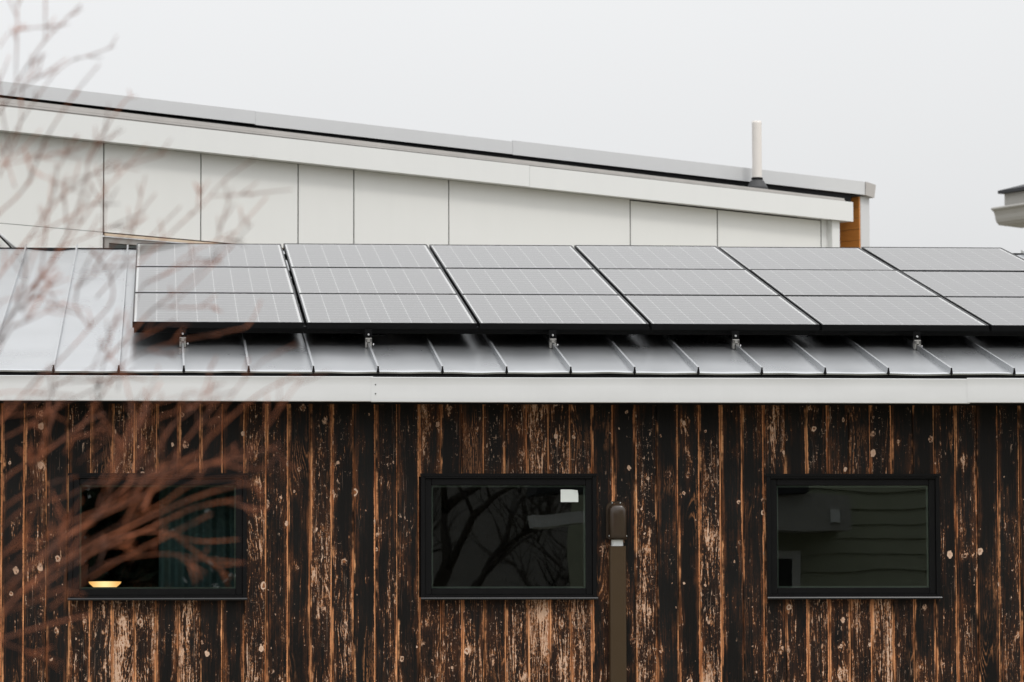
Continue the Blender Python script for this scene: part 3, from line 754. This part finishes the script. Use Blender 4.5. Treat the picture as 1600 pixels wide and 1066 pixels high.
# ------------------------------------------------------------------ bare red-twigged shrub close to the viewer, left
SY = -18.2
def sp_(px, py, dy=0.0): return Vector((0.3577+px*0.0011674, SY+dy, 2.8489-py*0.0011647))
root = (-620, 2280)
lines = [  # stem paths on the shrub's own plane: points, start and end thickness
 ([(-90,1130),(0,972),(47,915),(109,866),(156,833),(225,793),(300,748),(322,714),(392,650),(446,622)], 9, 2.2),
 ([(-90,1160),(30,960),(120,880),(200,840),(262,805),(330,778),(392,770)], 8, 2.4),
 ([(120,872),(175,838),(250,826),(312,838),(380,834)], 5, 2.2),
 ([(60,930),(150,868),(240,826),(300,800),(376,782)], 5.5, 2.2),
 ([(90,960),(175,900),(270,850),(330,815)], 4.5, 1.8),
 ([(109,866),(135,820),(166,778),(180,738),(190,690)], 5, 2.2),
 ([(225,793),(240,760),(258,735)], 6, 4.5),
 ([(-80,820),(0,735),(60,694),(130,642),(160,622)], 6, 2.4),
 ([(180,740),(200,703),(172,664),(140,628)], 4, 2.0),
 ([(166,778),(215,690),(236,640),(255,610)], 4, 1.8),
 ([(200,830),(262,700),(300,655),(322,618),(330,585)], 4.5, 1.8),
 ([(-60,760),(30,572),(60,545),(90,500),(100,468)], 5, 2.4),
 ([(-40,740),(60,610),(99,572),(144,518),(180,479),(171,446),(144,413)], 5, 2.6),
 ([(144,518),(123,482),(120,459),(132,425),(150,398)], 4, 2.2),
 ([(-50,560),(0,483),(39,431),(72,392)], 4.5, 2.5),
 ([(100,700),(180,575),(212,549),(270,530),(360,514),(390,503),(412,458)], 4.2, 1.8),
 ([(180,590),(216,437),(261,405),(300,370),(370,328)], 3.4, 1.6),
 ([(170,560),(232,478),(270,455),(300,434),(330,410),(352,388),(415,308)], 3.8, 1.8),
 ([(-60,430),(0,345),(28,308),(51,280),(76,224),(120,165),(158,124)], 4.6, 1.9),
 ([(-30,470),(28,381),(65,333),(84,292),(88,260)], 4, 2.2),
 ([(30,470),(79,381),(107,339),(135,269),(142,233),(190,150),(212,124)], 4.2, 1.8),
 ([(90,440),(163,331),(191,286),(230,238)], 3.2, 1.6),
 ([(120,450),(191,362),(244,295)], 3.2, 1.7),
 ([(150,440),(220,365),(281,300)], 3.2, 1.7),
 ([(210,450),(282,373),(310,339),(352,297),(397,263)], 3.2, 1.6),
 ([(270,450),(346,379),(402,322)], 2.8, 1.5),
 ([(-50,200),(0,127),(25,99),(68,46),(122,-10)], 3.8, 2.2),
 ([(-20,215),(31,142),(53,124),(84,77),(120,44)], 3.2, 1.7),
 ([(10,112),(22,82),(30,64),(46,48)], 2.4, 1.4),
 ([(-10,250),(20,180),(32,140),(30,112)], 3, 1.6),
 ([(28,308),(10,250),(-4,228)], 2.8, 1.6),
 ([(51,280),(62,318),(110,345),(150,352)], 2.4, 1.4),
 ([(-60,1000),(-10,880),(40,820),(60,760),(66,700)], 6, 2.4),
 ([(-60,900),(20,800),(110,770),(150,748)], 5, 2.0),
 ([(-40,860),(0,800),(50,762),(120,742)], 4.5, 2.0),
 ([(-90,1060),(-10,1010),(80,975),(150,962)], 6, 2.6),
 ([(-80,700),(10,668),(80,634),(150,600),(210,570)], 5, 2.0),
 ([(-70,660),(0,620),(60,612),(120,622)], 4, 1.8),
 ([(-60,330),(0,300),(40,262),(70,226)], 3, 1.6),
 ([(-70,620),(-20,540),(20,480),(30,440)], 3.6, 2.0),
 ([(150,748),(230,690),(290,668),(360,640)], 3.2, 1.6),
 ([(200,840),(260,765),(300,752),(380,735),(430,715)], 3.4, 1.5),
]
shrub = thing('bare_shrub', 'bare red-brown twigs of a leafless shrub in front of the left window', 'shrub', tuple(sp_(*root)))
shrub.location = (sp_(*root).x, SY, 0)
so = Vector(shrub.location)
r = random.Random(21)
PXM = 0.001166
twigs = MB()
def smooth_path(pts, n=5):
    out = []
    P = [pts[0]]+pts+[pts[-1]]
    for i in range(1, len(P)-2):
        for k in range(n):
            t = k/n; a, b, c, d = P[i-1], P[i], P[i+1], P[i+2]
            out.append(0.5*((2*b)+(c-a)*t+(2*a-5*b+4*c-d)*t*t+(3*b-a-3*c+d)*t**3))
    out.append(pts[-1]); return out
def add_line(pl, wa, wb, dy, depth=0):
    pts = [sp_(x+r.uniform(-3, 3), y+r.uniform(-3, 3), dy+0.10*math.sin(i*0.9+dy*7))-so for i, (x, y) in enumerate(pl)]
    path = smooth_path(pts)
    n = len(path)
    rad = [PXM*0.5*(wa+(wb-wa)*(i/(n-1))**0.8) for i in range(n)]
    rad = [q*(1.0+(0.22 if i % 5 == 0 else 0)) for i, q in enumerate(rad)]      # nodes
    twigs.tube(path, rad, 6)
    if depth < 1:                                                              # side shoots and buds
        for k in range(3, n-1, 3):
            if r.random() < (0.42 if wa > 3.4 else 0.6):
                p = path[k]; t = (path[k+1]-path[k-1]).normalized()
                sgn = 1 if (k//3) % 2 else -1
                side = Vector((-t.z, r.uniform(-0.5, 0.5), t.x))*sgn
                L = r.uniform(0.01, 0.035) if r.random() < 0.6 else r.uniform(0.05, 0.19)
                d = (t*r.uniform(0.7, 1.3)+side*r.uniform(0.4, 0.9)).normalized()
                q = p+d*L*0.5+Vector((0,0,0.004)); e = p+d*L+Vector((r.uniform(-.006,.006), 0, 0.012))
                twigs.tube([p, q, e], [min(rad[k]*0.7, 0.0018), 0.0013, 0.0008], 5)
                if L > 0.05:
                    for w in range(3):
                        t2 = r.uniform(0.3, 0.95); g_ = p+(e-p)*t2; sd = -sgn if w % 2 else sgn
                        d2 = (d+Vector((-d.z, r.uniform(-.4, .4), d.x))*sd*r.uniform(.4, .9)).normalized()*r.uniform(0.015, 0.06)
                        twigs.tube([g_, g_+d2*0.5+Vector((0,0,0.002)), g_+d2+Vector((0,0,0.006))], [0.0011, 0.0010, 0.0007], 5)
for i, (pl, wa, wb) in enumerate(lines):
    dy = r.uniform(-0.45, 0.45) if pl[0][1] < 700 else r.uniform(-0.7, 0.5)
    add_line(pl, wa*(0.44 if pl[0][1] > 560 else 0.66), wb*0.85, dy)
    if pl[0][1] > 560 and r.random() < 0.4:                                        # a sister shoot beside it
        ox, oy, tilt = r.uniform(-26, 14), r.uniform(-30, 34), r.uniform(-0.10, 0.12)
        q = [(x+ox+(1 if j else 0)*r.uniform(-8, 8), y+oy-tilt*(x-pl[0][0])+r.uniform(-8, 8)) for j, (x, y) in enumerate(pl)]
        add_line(q, wa*0.32, wb*0.6, r.uniform(-0.7, 0.4))
tag(twigs.build('twigs', M['twig'], shrub), kind='stuff')
base = Vector((0, 0, 0))
for k in range(7):                                            # stems rising from the ground outside the view
    tgt = [(-90,1140), (-60,1000), (-80,820), (-60,760), (-60,430), (-50,200), (-90,1060)][k]
    e = sp_(tgt[0]+8, tgt[1]-12, r.uniform(-0.2, 0.2))-so
    b0 = Vector((r.uniform(-0.10, 0.10), r.uniform(-0.10, 0.10), -0.02))
    mid = b0*0.45+e*0.55+Vector((-0.16-0.03*k, r.uniform(-0.1, 0.1), 0.10))
    path = smooth_path([b0, b0*0.8+mid*0.2+Vector((-0.02, 0, 0.12)), mid, e], 6); n = len(path)
    MB().tube(path, [0.021-0.016*i/(n-1) for i in range(n)], 8).build('stem', M['stem'], shrub)

# ------------------------------------------------------------------ what the panes mirror: neighbour's house, trees and added unseen objects behind the viewer
NH = thing('olive_house', 'olive lap-sided house mirrored in the right window', 'house', (5.5, -15.0, 0))
z = 0.3
lap = MB(); lap.prism([(0, 0), (-0.040, 0), (-0.012, 0.178), (0, 0.178)], (0,0,0), (8.5,0,0), (0,-1,0), (0,0,1))
lap_me = lap.mesh('lap_board', M['olive'])
while z < 6.2:
    o = link('lap_board', lap_me, NH); o.location = (0, 0.012, z); z += 0.170
MB().box(0, 8.5, -7.0, -0.002, 0, 6.3).build('house_body', M['olive'], NH)
MB().box(0.2, 2.05, 0.0295, 0.75, 2.93, 3.28).build('porch_fascia', M['cornice'], NH)
MB().box(-1.1, 1.62, 0.0295, 0.85, 3.285, 3.40).build('porch_roof', M['shingle'], NH)
MB().box(-1.1, 0.19, 0.0295, 0.70, 2.98, 3.10).build('porch_beam', M['whitetrim'], NH)
MB().box(1.84, 1.94, 0.751, 0.80, 3.02, 3.14).build('porch_bracket_box', M['foam'], NH)  # small pale bracket box on the porch, not a lamp
wn = MB(); ring(wn, 0.78, 1.66, 1.6, 2.74, 0.09, 0.042, 0.08); wn = wn.build('window', M['whitetrim'], NH)
MB().box(0.83, 1.61, 0.044, 0.055, 1.65, 2.69).build('pane', M['pv_cell'], wn)
m = MB(); m.prism([(-0.5, 6.2), (9.0, 6.2), (4.25, 9.2)], (0,0.5,0), (0,-7.5,0), (1,0,0), (0,0,1)); m.build('roof', M['shingle'], NH)

def bare_tree(name, label, loc, H, seed, mat, group=None):
    t = thing(name, label, 'tree', loc, 0, group); r = random.Random(seed); tw = MB(); tr = MB()
    def grow(p, d, L, rad, lev):
        n = 5; pts = [p]; dd = d.copy()
        for i in range(n):
            dd = (dd+Vector((r.uniform(-.2,.2), r.uniform(-.2,.2), r.uniform(-.08,.16)))).normalized(); pts.append(pts[-1]+dd*L/n)
        rr = [rad*(1-0.55*i/n) for i in range(n+1)]
        (tr if lev == 0 else tw).tube(pts, rr, 8 if lev < 2 else 5)
        if lev >= 4: return
        for k in range(5 if lev < 3 else 4):
            q = pts[r.randint(2, n)]; a = r.uniform(0, 6.28)
            nd = (dd*0.75+Vector((math.cos(a), math.sin(a), 0.25))*r.uniform(.5, .95)).normalized()
            grow(q, nd, L*r.uniform(.52, .75), rad*0.5, lev+1)
    grow(Vector((0,0,0)), Vector((0,0,1)), H*0.4, 0.13, 0)
    tr.build('trunk', mat, t); tw.build('crown', mat, t)
bare_tree('bare_tree', 'dark leafless tree mirrored in the middle window', (4.6, -34.0, 0), 9.5, 5, M['bark'])
bare_tree('bare_tree', 'leafless tree nearest the pale grey house', (3.4, -38.0, 0), 8.5, 12, M['bark'])
bare_tree('bare_tree', 'smaller dark leafless tree behind the viewer by the evergreens', (6.4, -37.0, 0), 8.0, 9, M['bark'])
GH = thing('added_grey_house', 'unseen pale grey house added behind the leafless trees, mirrored in the middle window', 'house', (2.2, -46.0, 0))  # unseen house added to give the middle pane its grey reflection
MB().box(0, 8.0, -6, 0, 0, 6.4).build('wall', M['grey_frame'], GH)
m = MB(); m.prism([(-0.4, 6.35), (8.4, 6.35), (4.0, 9.4)], (0,0.4,0), (0,-6.4,0), (1,0,0), (0,0,1)); m.build('roof', M['shingle'], GH)
for x in (1.0, 3.4, 5.8):
    w_ = MB(); ring(w_, x, x+1.0, 0.9, 2.2, 0.09, 0.001, 0.05); w_ = w_.build('window', M['whitetrim'], GH)
    MB().box(x+0.05, x+0.95, 0.001, 0.02, 0.95, 2.15).build('pane', M['pv_cell'], w_)
def evergreen_mesh():
    r = random.Random(4); m = MB()
    for i in range(9500):
        h = r.random()**0.8; z = 0.3+h*8.2; rad = (1-h)**0.8*2.0+0.08
        a = r.uniform(0, 6.28); q = rad*(0.35+0.65*r.random()**0.4)
        p = Vector((q*math.cos(a), q*math.sin(a), z)); s = r.uniform(0.10, 0.24)
        u = Vector((r.gauss(0,1), r.gauss(0,1), r.gauss(-.4,.5))).normalized(); v = u.cross(Vector((r.gauss(0,1), r.gauss(0,1), r.gauss(0,1)))).normalized()
        m.quad(p-u*s, p+v*s*0.35, p+u*s, p-v*s*0.35)
    return m.mesh('crown', M['needle'])
em = evergreen_mesh()
tm = MB().tube([(0,0,-0.1), (0,0,3), (0.03,0,7.5)], [0.17, 0.13, 0.03], 8).mesh('trunk', M['bark'])
for i, (x, y, sc) in enumerate(((-5.2, -38.5, 1.1), (-2.6, -39.2, 1.2), (-0.6, -38.4, 1.05), (1.3, -39.6, 1.15), (11.2, -40, 1.1))):  # unseen evergreens added so the panes mirror something dark
    t = thing('added_evergreen', 'unseen added dark evergreen, number %s along the row behind the viewer' % ('one', 'two', 'three', 'four', 'five')[i], 'tree', (x, y, 0), i*1.3, 'added evergreens behind the viewer')
    t.scale = (sc, sc, sc); link('crown', em, t); link('trunk', tm, t)
